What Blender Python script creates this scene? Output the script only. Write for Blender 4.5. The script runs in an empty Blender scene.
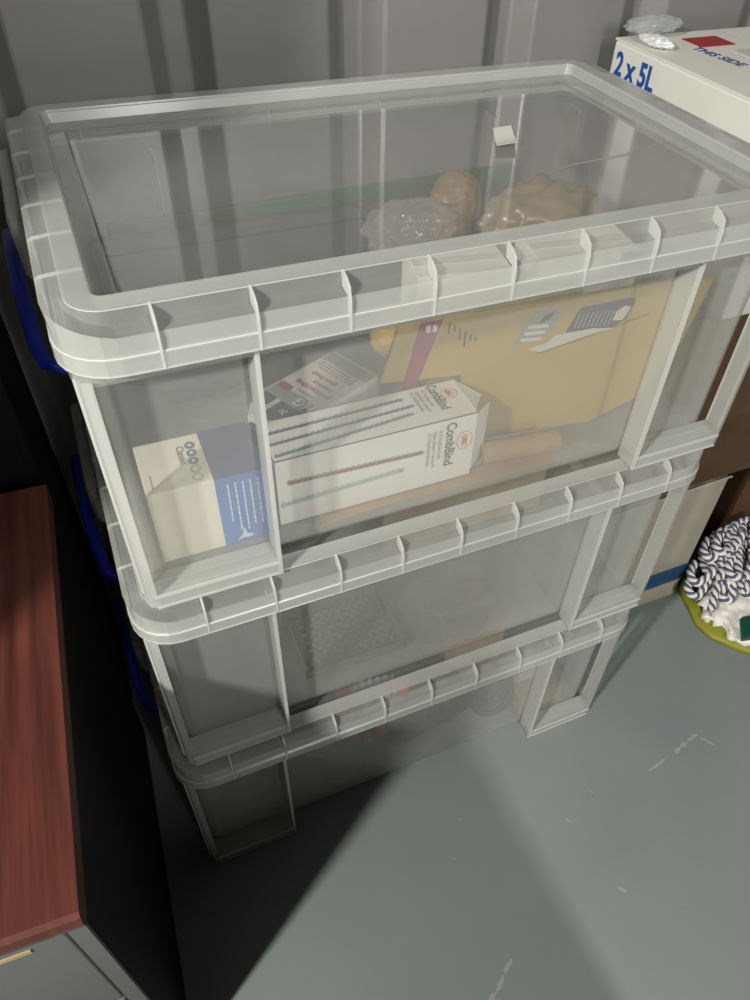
import bpy, bmesh, math, random
from mathutils import Vector, Matrix, noise
random.seed(7)
PI = math.pi
scene = bpy.context.scene
COL = scene.collection
scene.view_settings.view_transform = 'Standard'
scene.view_settings.look = 'None'
scene.view_settings.exposure = -0.08
scene.view_settings.gamma = 1.0
scene.view_settings.use_curve_mapping = False
try:
    scene.cycles.transparent_max_bounces = 48
    scene.cycles.max_bounces = 14
    scene.cycles.diffuse_bounces = 5
    scene.cycles.caustics_reflective = False
    scene.cycles.caustics_refractive = False
    scene.cycles.sample_clamp_indirect = 4.0
except Exception:
    pass

# ------------------------------------------------------------------ materials
def s2l(c):
    return tuple(((v / 255.0) / 12.92 if v <= 10 else (((v / 255.0) + .055) / 1.055) ** 2.4) for v in c) + (1,)

class NT:
    def __init__(self, name):
        self.m = bpy.data.materials.new(name); self.m.use_nodes = True
        self.t = self.m.node_tree; self.t.nodes.clear()
        self.out = self.n('ShaderNodeOutputMaterial')
    def n(self, kind, **kw):
        nd = self.t.nodes.new(kind)
        for k, v in kw.items():
            if k in nd.inputs: nd.inputs[k].default_value = v
            else: setattr(nd, k, v)
        return nd
    def l(self, a, b): self.t.links.new(a, b)

def mat(name, rgb, rough=.55, spec=.4, var=.08, scale=18, metal=0.0, bump=0.0, bscale=60, trans=0.0, coat=0.0):
    """plain surface with slight procedural mottling"""
    k = NT(name)
    b = k.n('ShaderNodeBsdfPrincipled', Roughness=rough, Metallic=metal)
    b.inputs['Specular IOR Level'].default_value = spec
    b.inputs['Coat Weight'].default_value = coat
    c = s2l(rgb)
    tc = k.n('ShaderNodeTexCoord'); nz = k.n('ShaderNodeTexNoise', Scale=scale, Detail=4.0)
    k.l(tc.outputs['Object'], nz.inputs['Vector'])
    rp = k.n('ShaderNodeValToRGB')
    rp.color_ramp.elements[0].position = .3; rp.color_ramp.elements[1].position = .7
    rp.color_ramp.elements[0].color = tuple(max(0, v * (1 - var)) for v in c[:3]) + (1,)
    rp.color_ramp.elements[1].color = tuple(min(1, v * (1 + var)) for v in c[:3]) + (1,)
    k.l(nz.outputs['Fac'], rp.inputs['Fac']); k.l(rp.outputs['Color'], b.inputs['Base Color'])
    if bump:
        n2 = k.n('ShaderNodeTexNoise', Scale=bscale, Detail=5.0); k.l(tc.outputs['Object'], n2.inputs['Vector'])
        bp = k.n('ShaderNodeBump', Strength=bump, Distance=.004); k.l(n2.outputs['Fac'], bp.inputs['Height'])
        k.l(bp.outputs['Normal'], b.inputs['Normal'])
    k.l(b.outputs['BSDF'], k.out.inputs['Surface'])
    return k.m

def plastic(name, alpha, tint=(232, 234, 230), rough=.16, gloss=1.0, edge=.5, wob=0.0):
    """cloudy see-through plastic: mostly transparent, partly milky, glossy by Fresnel"""
    k = NT(name)
    tr = k.n('ShaderNodeBsdfTransparent'); tr.inputs['Color'].default_value = (.985, .985, .98, 1)
    df = k.n('ShaderNodeBsdfDiffuse'); df.inputs['Color'].default_value = s2l(tint)
    tl = k.n('ShaderNodeBsdfTranslucent'); tl.inputs['Color'].default_value = s2l(tint)
    m0 = k.n('ShaderNodeMixShader'); m0.inputs[0].default_value = .4
    k.l(df.outputs[0], m0.inputs[1]); k.l(tl.outputs[0], m0.inputs[2])
    lw = k.n('ShaderNodeLayerWeight', Blend=.5)
    pw = k.n('ShaderNodeMath', operation='POWER'); pw.inputs[1].default_value = 3.0
    k.l(lw.outputs['Facing'], pw.inputs[0])
    ml = k.n('ShaderNodeMath', operation='MULTIPLY_ADD'); ml.inputs[1].default_value = edge; ml.inputs[2].default_value = alpha
    k.l(pw.outputs[0], ml.inputs[0])
    m1 = k.n('ShaderNodeMixShader'); k.l(ml.outputs[0], m1.inputs[0])
    k.l(tr.outputs[0], m1.inputs[1]); k.l(m0.outputs[0], m1.inputs[2])
    gl = k.n('ShaderNodeBsdfGlossy', Roughness=rough)
    p5 = k.n('ShaderNodeMath', operation='POWER'); p5.inputs[1].default_value = 5.0
    k.l(lw.outputs['Facing'], p5.inputs[0])
    fm = k.n('ShaderNodeMath', operation='MULTIPLY_ADD'); fm.inputs[1].default_value = .8 * gloss; fm.inputs[2].default_value = .035 * gloss
    fm.use_clamp = True
    k.l(p5.outputs[0], fm.inputs[0])
    if wob:
        tc = k.n('ShaderNodeTexCoord'); nz = k.n('ShaderNodeTexNoise', Scale=7.0, Detail=1.0)
        k.l(tc.outputs['Object'], nz.inputs['Vector'])
        bp = k.n('ShaderNodeBump', Strength=wob, Distance=.01); k.l(nz.outputs['Fac'], bp.inputs['Height'])
        k.l(bp.outputs['Normal'], gl.inputs['Normal'])
    m2 = k.n('ShaderNodeMixShader'); k.l(fm.outputs[0], m2.inputs[0])
    k.l(m1.outputs[0], m2.inputs[1]); k.l(gl.outputs[0], m2.inputs[2])
    k.l(m2.outputs[0], k.out.inputs['Surface'])
    return k.m

def wood():
    k = NT('mahogany_laminate')
    b = k.n('ShaderNodeBsdfPrincipled', Roughness=.38)
    tc = k.n('ShaderNodeTexCoord'); mp = k.n('ShaderNodeMapping'); mp.inputs['Scale'].default_value = (60, 2.2, 10)
    k.l(tc.outputs['Object'], mp.inputs['Vector'])
    nz = k.n('ShaderNodeTexNoise', Scale=1.6, Detail=6.0, Roughness=.6); k.l(mp.outputs[0], nz.inputs['Vector'])
    rp = k.n('ShaderNodeValToRGB')
    rp.color_ramp.elements[0].position = .3; rp.color_ramp.elements[0].color = s2l((58, 26, 23))
    rp.color_ramp.elements[1].position = .72; rp.color_ramp.elements[1].color = s2l((106, 58, 46))
    k.l(nz.outputs['Fac'], rp.inputs['Fac'])
    # pale scratches
    m2 = k.n('ShaderNodeMapping'); m2.inputs['Scale'].default_value = (16, 5, 1); m2.inputs['Rotation'].default_value = (0, 0, .6)
    k.l(tc.outputs['Object'], m2.inputs['Vector'])
    wv = k.n('ShaderNodeTexNoise', Scale=3.0, Detail=9.0, Roughness=.7); k.l(m2.outputs[0], wv.inputs['Vector'])
    r2 = k.n('ShaderNodeValToRGB'); r2.color_ramp.elements[0].position = .70; r2.color_ramp.elements[1].position = .76
    k.l(wv.outputs['Fac'], r2.inputs['Fac'])
    mx = k.n('ShaderNodeMixRGB'); mx.inputs[2].default_value = s2l((150, 112, 96))
    k.l(r2.outputs['Color'], mx.inputs[0]); k.l(rp.outputs['Color'], mx.inputs[1])
    k.l(mx.outputs[0], b.inputs['Base Color']); k.l(b.outputs[0], k.out.inputs['Surface'])
    return k.m

def floor_mat():
    k = NT('grey_floor_paint')
    b = k.n('ShaderNodeBsdfPrincipled', Roughness=.5)
    b.inputs['Specular IOR Level'].default_value = .35
    tc = k.n('ShaderNodeTexCoord')
    nz = k.n('ShaderNodeTexNoise', Scale=3.5, Detail=6.0); k.l(tc.outputs['Object'], nz.inputs['Vector'])
    rp = k.n('ShaderNodeValToRGB')
    rp.color_ramp.elements[0].position = .3; rp.color_ramp.elements[0].color = s2l((122, 131, 130))
    rp.color_ramp.elements[1].position = .75; rp.color_ramp.elements[1].color = s2l((134, 142, 139))
    k.l(nz.outputs['Fac'], rp.inputs['Fac'])
    col = rp.outputs['Color']
    # wear specks
    vo = k.n('ShaderNodeTexNoise', Scale=70.0, Detail=2.0); k.l(tc.outputs['Object'], vo.inputs['Vector'])
    r3 = k.n('ShaderNodeValToRGB'); r3.color_ramp.elements[0].position = .755; r3.color_ramp.elements[1].position = .79
    k.l(vo.outputs['Fac'], r3.inputs['Fac'])
    mx = k.n('ShaderNodeMixRGB'); mx.inputs[2].default_value = s2l((196, 198, 192))
    k.l(r3.outputs['Color'], mx.inputs[0]); k.l(col, mx.inputs[1]); col = mx.outputs[0]
    # scuffs: distance to a few short segments, broken up by noise
    sep = k.n('ShaderNodeSeparateXYZ'); k.l(tc.outputs['Object'], sep.inputs[0])
    gn = k.n('ShaderNodeTexNoise', Scale=130.0, Detail=3.0); k.l(tc.outputs['Object'], gn.inputs['Vector'])
    def M(op, a, c=None, d=None):
        nd = k.n('ShaderNodeMath', operation=op)
        for i, v in enumerate((a, c, d)):
            if v is None: continue
            if isinstance(v, (int, float)): nd.inputs[i].default_value = v
            else: k.l(v, nd.inputs[i])
        return nd.outputs[0]
    for (x0, y0, x1, y1, w) in SCUFFS:
        dx, dy = x1 - x0, y1 - y0; L2 = dx * dx + dy * dy
        px = M('SUBTRACT', sep.outputs['X'], x0); py = M('SUBTRACT', sep.outputs['Y'], y0)
        t = M('ADD', M('MULTIPLY', px, dx / L2), M('MULTIPLY', py, dy / L2))
        t = M('MINIMUM', M('MAXIMUM', t, 0.0), 1.0)
        ex = M('SUBTRACT', px, M('MULTIPLY', t, dx)); ey = M('SUBTRACT', py, M('MULTIPLY', t, dy))
        d = M('SQRT', M('ADD', M('MULTIPLY', ex, ex), M('MULTIPLY', ey, ey)))
        near = M('MAXIMUM', M('SUBTRACT', 1.0, M('DIVIDE', d, w)), 0.0)
        f = M('MULTIPLY', M('GREATER_THAN', M('MULTIPLY', near, gn.outputs['Fac']), .36), .24)
        mx = k.n('ShaderNodeMixRGB'); mx.inputs[2].default_value = s2l((205, 208, 203))
        k.l(f, mx.inputs[0]); k.l(col, mx.inputs[1]); col = mx.outputs[0]
    k.l(col, b.inputs['Base Color'])
    bp = k.n('ShaderNodeBump', Strength=.12, Distance=.002); n4 = k.n('ShaderNodeTexNoise', Scale=25.0, Detail=4.0)
    k.l(tc.outputs['Object'], n4.inputs['Vector']); k.l(n4.outputs['Fac'], bp.inputs['Height']); k.l(bp.outputs[0], b.inputs['Normal'])
    k.l(b.outputs[0], k.out.inputs['Surface'])
    return k.m

SCUFFS = [(.655, -.095, .70, -.085, .008), (.60, -.105, .635, -.098, .005), (.705, -.092, .715, -.108, .006),
          (.20, -.30, .29, -.24, .008), (.13, -.33, .19, -.305, .006), (.462, -.222, .468, -.228, .006),
          (.448, -.118, .450, -.124, .004), (.12, -.235, .125, -.245, .004), (.50, -.095, .503, -.10, .004)]
M = {}
M['clear'] = plastic('cloudy_clear_plastic', .20, edge=.35)
M['rim'] = plastic('cloudy_rim_plastic', .42, edge=.35, rough=.22)
M['rib'] = plastic('plastic_rib_edge', .82, edge=.25, rough=.25)
M['lidpanel'] = plastic('glossy_lid_plastic', .25, edge=.10, rough=.04, gloss=2.5, wob=.06)
M['handle'] = mat('blue_handle_plastic', (34, 50, 176), rough=.35, var=.04)
M['floor'] = floor_mat()
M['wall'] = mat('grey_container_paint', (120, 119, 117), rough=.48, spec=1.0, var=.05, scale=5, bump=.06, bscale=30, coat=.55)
M['wall'].node_tree.nodes['Principled BSDF'].inputs['Coat Roughness'].default_value = .26
M['wood'] = wood()
M['darkwall'] = mat('low_bounce_container_paint', (62, 60, 58), rough=.6, spec=.3, var=.05, scale=5)  # unseen walls and ceiling made darker to cut bounced light
M['greymetal'] = mat('grey_desk_metal', (104, 106, 106), rough=.45, var=.03)
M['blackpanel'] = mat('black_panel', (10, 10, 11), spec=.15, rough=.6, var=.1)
M['blackmetal'] = mat('black_steel', (16, 16, 17), rough=.55, var=.1)
M['brass'] = mat('tan_label_strip', (176, 156, 116), rough=.4, var=.05)
M['white'] = mat('white_card', (232, 231, 224), rough=.6, var=.02)
M['whitesolid'] = mat('white_bottle_plastic', (222, 222, 214), rough=.4, var=.02)
M['creamcard'] = mat('cream_card', (240, 234, 214), rough=.6, var=.02)
M['blue'] = mat('blue_print', (52, 108, 190), rough=.5, var=.04)
M['navy'] = mat('navy_print', (44, 58, 120), rough=.5, var=.04)
M['inkblue'] = mat('blue_ink', (24, 84, 168), rough=.5, var=.03)
M['inkdark'] = mat('dark_grey_ink', (52, 52, 58), rough=.5, var=.03)
M['inkgrey'] = mat('pale_grey_ink', (150, 148, 144), rough=.5, var=.03)
M['inkred'] = mat('red_ink', (206, 60, 66), rough=.5, var=.03)
M['maroon'] = mat('maroon_ink', (150, 44, 78), rough=.5, var=.05)
M['greygreen'] = mat('grey_green_print', (136, 146, 134), rough=.5, var=.03)
M['paleprint'] = mat('pale_grey_print', (206, 204, 194), rough=.5, var=.02)
M['darkprint'] = mat('dark_blue_print', (46, 52, 72), rough=.5, var=.08)
M['combgreen'] = mat('dark_green_ink', (34, 74, 72), rough=.5); M['combblue'] = mat('slate_blue_ink', (56, 84, 128), rough=.5)
M['combteal'] = mat('green_ink', (58, 120, 96), rough=.5); M['combred'] = mat('dark_red_ink', (122, 44, 48), rough=.5)
M['combpale'] = mat('pale_grey_green_ink', (164, 182, 176), rough=.5)
M['yellow'] = mat('yellow_card', (182, 156, 78), rough=.55, var=.05, scale=9)
M['kraft'] = mat('kraft_card', (160, 128, 92), rough=.7, var=.08, scale=25)
M['brownbox'] = mat('brown_cardboard', (92, 70, 50), rough=.75, var=.1, scale=22, bump=.1)
M['palebox'] = mat('faded_white_cardboard', (172, 166, 150), rough=.7, var=.05, scale=12)
M['darkbrown'] = mat('dark_brown_cardboard', (92, 66, 46), rough=.75, var=.12, scale=22)
M['tape'] = mat('blue_tape', (34, 78, 112), rough=.4, var=.12, scale=40)
M['inkwhite'] = mat('white_ink', (228, 230, 232), rough=.5, var=.02)
M['tanbag'] = mat('tan_plastic_bag', (146, 126, 94), rough=.3, spec=.6, var=.12, scale=14, bump=.3, bscale=35)
M['tanroll'] = mat('brown_tape_roll', (142, 116, 80), rough=.35, var=.08)
M['yelcloth'] = mat('yellow_cloth', (224, 188, 84), rough=.8, var=.12, scale=30)
M['greycloth'] = mat('dark_grey_cloth', (66, 68, 72), rough=.85, var=.2, scale=12, bump=.3)
M['green'] = mat('green_folder', (48, 92, 58), rough=.5)
M['filmwrap'] = plastic('crinkled_clear_film', .22, tint=(236, 232, 220), rough=.12, edge=.4)
M['bagwhite'] = mat('white_plastic_bag', (232, 230, 224), rough=.35, var=.03, bump=.2, bscale=30)
M['olive'] = mat('yellow_green_plastic', (136, 138, 44), rough=.4, var=.12, scale=20)
M['leafgreen'] = mat('dark_green_print', (18, 70, 56), rough=.4, var=.15)
M['yarnwhite'] = mat('white_yarn', (228, 224, 214), rough=.9, var=.06, scale=120, bump=.5, bscale=400)
M['yarnblue'] = mat('navy_yarn', (84, 88, 120), rough=.9, var=.1, scale=120, bump=.5, bscale=400)
M['redlabel'] = mat('red_label', (168, 40, 44), rough=.45, var=.08)
M['handink'] = mat('blue_marker_ink', (40, 58, 132), rough=.5)
M['orange'] = mat('orange_plastic', (232, 96, 52), rough=.35)
M['black'] = mat('black_rubber', (24, 25, 28), rough=.5, var=.1)
M['darkbag'] = mat('dark_bag', (44, 48, 52), rough=.6, var=.15, bump=.2)
M['tancard'] = mat('tan_card', (178, 154, 122), rough=.7, var=.06)
M['dustyellow'] = mat('pale_yellow_plastic', (120, 114, 84), rough=.5)
M['beige'] = mat('beige_card', (176, 160, 134), rough=.7, var=.08)

# ------------------------------------------------------------------ mesh helpers
def obj(name, bm, m, parent=None, loc=None, rot=None, smooth=False, solid=None, bevel=None, recalc=True):
    if recalc: bmesh.ops.recalc_face_normals(bm, faces=bm.faces[:])
    me = bpy.data.meshes.new(name); bm.to_mesh(me); bm.free()
    for mm in (m if isinstance(m, (list, tuple)) else [m]): me.materials.append(mm)
    if smooth:
        for p in me.polygons: p.use_smooth = True
    o = bpy.data.objects.new(name, me); COL.objects.link(o)
    if parent: o.parent = parent
    if loc: o.location = loc
    if rot: o.rotation_euler = rot
    if solid:
        md = o.modifiers.new('thickness', 'SOLIDIFY'); md.thickness = solid; md.offset = 0
    if bevel:
        md = o.modifiers.new('bevel', 'BEVEL'); md.width = bevel; md.segments = 2; md.limit_method = 'ANGLE'
    return o

def thing(name, label, cat, loc=(0, 0, 0), rotz=0, group=None):
    o = bpy.data.objects.new(name, None); COL.objects.link(o); o.empty_display_size = .05
    o.location = loc; o.rotation_euler = (0, 0, rotz)
    return tag(o, label, cat, group)
def tag(o, label, cat, group=None):
    o['label'] = label; o['category'] = cat
    if group: o['group'] = group
    return o
def struct(o):
    o['kind'] = 'structure'; return o

def box(bm, x0, y0, z0, x1, y1, z1, mi=0):
    v = [bm.verts.new(p) for p in ((x0, y0, z0), (x1, y0, z0), (x1, y1, z0), (x0, y1, z0), (x0, y0, z1), (x1, y0, z1), (x1, y1, z1), (x0, y1, z1))]
    for f in ((0, 3, 2, 1), (4, 5, 6, 7), (0, 1, 5, 4), (1, 2, 6, 5), (2, 3, 7, 6), (3, 0, 4, 7)):
        bm.faces.new([v[i] for i in f]).material_index = mi
def prism(bm, pts, d, mi=0):
    """closed prism: polygon pts (3D) extruded by vector d"""
    d = Vector(d); a = [bm.verts.new(p) for p in pts]; b = [bm.verts.new(Vector(p) + d) for p in pts]
    bm.faces.new(a).material_index = mi; bm.faces.new(b[::-1]).material_index = mi
    n = len(pts)
    for i in range(n):
        bm.faces.new((a[i], b[i], b[(i + 1) % n], a[(i + 1) % n])).material_index = mi
def rrect(x0, y0, x1, y1, r, z, n=5):
    pts = []
    for cx, cy, a0 in ((x1 - r, y0 + r, -PI / 2), (x1 - r, y1 - r, 0), (x0 + r, y1 - r, PI / 2), (x0 + r, y0 + r, PI)):
        for i in range(n + 1):
            a = a0 + i / n * PI / 2
            pts.append((cx + r * math.cos(a), cy + r * math.sin(a), z))
    return pts
def loft(bm, rings, cap0=False, cap1=False, closed=True, mi=0):
    R = [[bm.verts.new(p) for p in r] for r in rings]
    n = len(rings[0])
    for a, b in zip(R, R[1:]):
        for i in range(n if closed else n - 1):
            j = (i + 1) % n
            bm.faces.new((a[i], a[j], b[j], b[i])).material_index = mi
    if cap0: bm.faces.new(R[0][::-1]).material_index = mi
    if cap1: bm.faces.new(R[-1]).material_index = mi
    return R
def tube(bm, pts, r, seg=8, closed=False, mi=0):
    """tube along points; r number or list"""
    n = len(pts); pts = [Vector(p) for p in pts]; rings = []
    up = Vector((0, 0, 1))
    for i, p in enumerate(pts):
        a = pts[(i - 1) % n] if (closed or i > 0) else p
        b = pts[(i + 1) % n] if (closed or i < n - 1) else p
        t = (b - a).normalized()
        s = t.cross(up)
        if s.length < .05: s = t.cross(Vector((1, 0, 0)))
        s.normalize(); u = s.cross(t)
        rr = r[i] if isinstance(r, (list, tuple)) else r
        rings.append([p + rr * (math.cos(2 * PI * k / seg) * s + math.sin(2 * PI * k / seg) * u) for k in range(seg)])
    if closed: rings.append(rings[0])
    if closed:
        R = [[bm.verts.new(p) for p in q] for q in rings[:-1]]
        for i in range(n):
            a, b = R[i], R[(i + 1) % n]
            for k in range(seg):
                bm.faces.new((a[k], a[(k + 1) % seg], b[(k + 1) % seg], b[k])).material_index = mi
    else:
        loft(bm, rings, True, True, mi=mi)
def text(s, size, origin, u, v, m, parent, name='lettering', align='LEFT', sx=1.0, bold=0.0, gap=.0004):
    """raised lettering: baseline origin, reading direction u, up direction v"""
    cu = bpy.data.curves.new(name, 'FONT'); cu.body = s; cu.size = size; cu.align_x = align
    cu.extrude = .0001; cu.offset = bold; cu.resolution_u = 3
    tmp = bpy.data.objects.new(name, cu); COL.objects.link(tmp)
    dg = bpy.context.evaluated_depsgraph_get(); dg.update()
    me = bpy.data.meshes.new_from_object(tmp.evaluated_get(dg))
    bpy.data.objects.remove(tmp); bpy.data.curves.remove(cu)
    u = Vector(u).normalized(); v = Vector(v); v = (v - u * v.dot(u)).normalized(); w = u.cross(v)
    o3 = Vector(origin) + w * gap
    mx = Matrix(((u.x * sx, v.x, w.x, o3.x), (u.y * sx, v.y, w.y, o3.y), (u.z * sx, v.z, w.z, o3.z), (0, 0, 0, 1)))
    me.transform(mx)
    me.materials.clear(); me.materials.append(m)
    o = bpy.data.objects.new(name, me); COL.objects.link(o); o.parent = parent
    return o
class Face:
    """a flat print surface: origin, u, v; adds thin raised shapes given in (u,v)"""
    def __init__(self, o, u, v):
        self.o = Vector(o); self.u = Vector(u).normalized(); v = Vector(v); self.v = (v - self.u * v.dot(self.u)).normalized()
        self.w = self.u.cross(self.v)
    def P(self, a, b, h=0): return self.o + self.u * a + self.v * b + self.w * h
    def poly(self, bm, pts, h=.0002, t=.0003, mi=0): prism(bm, [self.P(a, b, h) for a, b in pts], self.w * t, mi)
    def rect(self, bm, a0, b0, a1, b1, h=.0002, t=.0003, mi=0): self.poly(bm, [(a0, b0), (a1, b0), (a1, b1), (a0, b1)], h, t, mi)
    def ring(self, bm, ca, cb, ra, rb, w, h=.0003, n=20, mi=0):
        for i in range(n):
            t0, t1 = 2 * PI * i / n, 2 * PI * (i + 1) / n
            self.poly(bm, [(ca + ra * math.cos(t0), cb + rb * math.sin(t0)), (ca + ra * math.cos(t1), cb + rb * math.sin(t1)),
                           (ca + (ra - w) * math.cos(t1), cb + (rb - w) * math.sin(t1)), (ca + (ra - w) * math.cos(t0), cb + (rb - w) * math.sin(t0))], h, .0002, mi)
    def disc(self, bm, ca, cb, ra, rb, h=.0003, n=16, mi=0):
        self.poly(bm, [(ca + ra * math.cos(2 * PI * i / n), cb + rb * math.sin(2 * PI * i / n)) for i in range(n)], h, .0002, mi)
    def text(self, s, size, a, b, du, dv, m, parent, **kw):
        return text(s, size, self.P(a, b, .0004), self.u * du[0] + self.v * du[1], self.u * dv[0] + self.v * dv[1], m, parent, **kw)

def crumple(cx, cy, cz, rx, ry, rz, amp=.25, freq=3.0, seed=0, sub=4, flat=None, ridge=True):
    bm = bmesh.new(); bmesh.ops.create_icosphere(bm, subdivisions=sub, radius=1)
    off = Vector((seed * 7.3, seed * 3.1, seed * 1.7))
    for v in bm.verts:
        n = v.co.normalized()
        f = noise.noise(n * freq + off)
        if ridge: f = 1 - 2.2 * abs(f)
        f2 = noise.noise(n * freq * 2.7 + off)
        s = 1 + amp * (f * .6 + f2 * .5) - amp * .4
        p = Vector((n.x * rx * s, n.y * ry * s, n.z * rz * s))
        if flat is not None: p.z = max(p.z, flat - cz)
        v.co = p + Vector((cx, cy, cz))
    return bm

# ------------------------------------------------------------------ camera
cam = bpy.data.cameras.new('camera'); camo = bpy.data.objects.new('camera', cam); COL.objects.link(camo)
cam.sensor_fit = 'AUTO'; cam.sensor_width = 36.0; cam.lens = 749.18 / 1000 * 36
cam.shift_x = -25.4555 / 1000; cam.shift_y = 6.3949 / 1000
cam.clip_start = .01
Rr = ((0.9165719117692819, -0.39792601552253476, 0.039380410434167054), (-0.2572148787254716, -0.662119951444327, -0.7038733380812225), (0.3061640682997353, 0.6350213036345485, -0.7092330415402496))
right, down, fwd = (Vector(r) for r in Rr)
C = Vector((.0292, -.4002, 1.0352))
camo.matrix_world = Matrix(((right.x, -down.x, -fwd.x, C.x), (right.y, -down.y, -fwd.y, C.y), (right.z, -down.z, -fwd.z, C.z), (0, 0, 0, 1)))
scene.camera = camo

# ------------------------------------------------------------------ setting: corrugated steel store
bm = bmesh.new(); box(bm, -1.3, -2.2, -.06, 1.75, .52, 0.0); struct(obj('floor', bm, M['floor']))
bm = bmesh.new()
prof = []; YN, YF = .475, .500
x = .209 - .191 * 8
prof.append((-1.3, YN))
while x < 1.7:
    # groove ending at x (right near edge)
    g = (x - .065, x - .045, x - .020, x)
    if g[0] > -1.29: prof += [(g[0], YN), (g[1], YF), (g[2], YF), (g[3], YN)]
    x += .191
prof.append((1.75, YN))
n = len(prof)
back = [(1.75, .56), (-1.3, .56)]
pts = [(a, b, 0) for a, b in prof] + [(a, b, 0) for a, b in back]
prism(bm, pts, (0, 0, 2.35)); struct(obj('wall_back', bm, M['wall'], bevel=.003))
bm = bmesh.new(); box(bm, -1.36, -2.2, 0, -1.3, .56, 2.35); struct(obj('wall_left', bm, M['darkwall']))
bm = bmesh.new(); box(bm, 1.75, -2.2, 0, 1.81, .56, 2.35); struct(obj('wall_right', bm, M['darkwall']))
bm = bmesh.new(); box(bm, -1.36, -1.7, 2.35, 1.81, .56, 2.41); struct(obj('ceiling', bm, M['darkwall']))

# ------------------------------------------------------------------ the storage boxes
W, D, H, TL = .60, .389, .230, .0375
PITCH = H + TL + .0008
def lid_mesh():
    bm = bmesh.new()
    def ring(o, z, r): return rrect(o, o, W - o, D - o, max(r - o, .008), z, 6)
    pr = [(0, 0), (0, .011), (.002, .0125), (.003, .024), (.0125, .026), (.0140, TL), (.028, TL), (.0305, .028)]
    rings = []
    for i, (o, z) in enumerate(pr):
        pts = ring(o, z, .036); out = []
        if i in (3, 4):                      # the ledge rises to a flat rim along the short ends
            ze = .0355 if i == 3 else .0366
            for (x, y, zz) in pts:
                ax = max(0.0, .036 - x, x - (W - .036)); ay = max(0.0, .036 - y, y - (D - .036))
                f = 0.0 if ax == 0 else min(1.0, max(0.0, (math.atan2(ax, ay) if ay > 0 else PI / 2) / (PI / 2)))
                push = (o - (.0006 if i == 3 else .010)) * f * (-1 if x < W / 2 else 1)
                out.append((x + push, y, zz + (ze - zz) * f))
            pts = out
        rings.append(pts)
    R_ = loft(bm, rings)
    bm.verts.index_update()
    thin = {v for v in R_[3] + R_[4] + R_[5]}
    for f in bm.faces:
        if all(v in thin for v in f.verts): f.material_index = 1
    return bm
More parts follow.
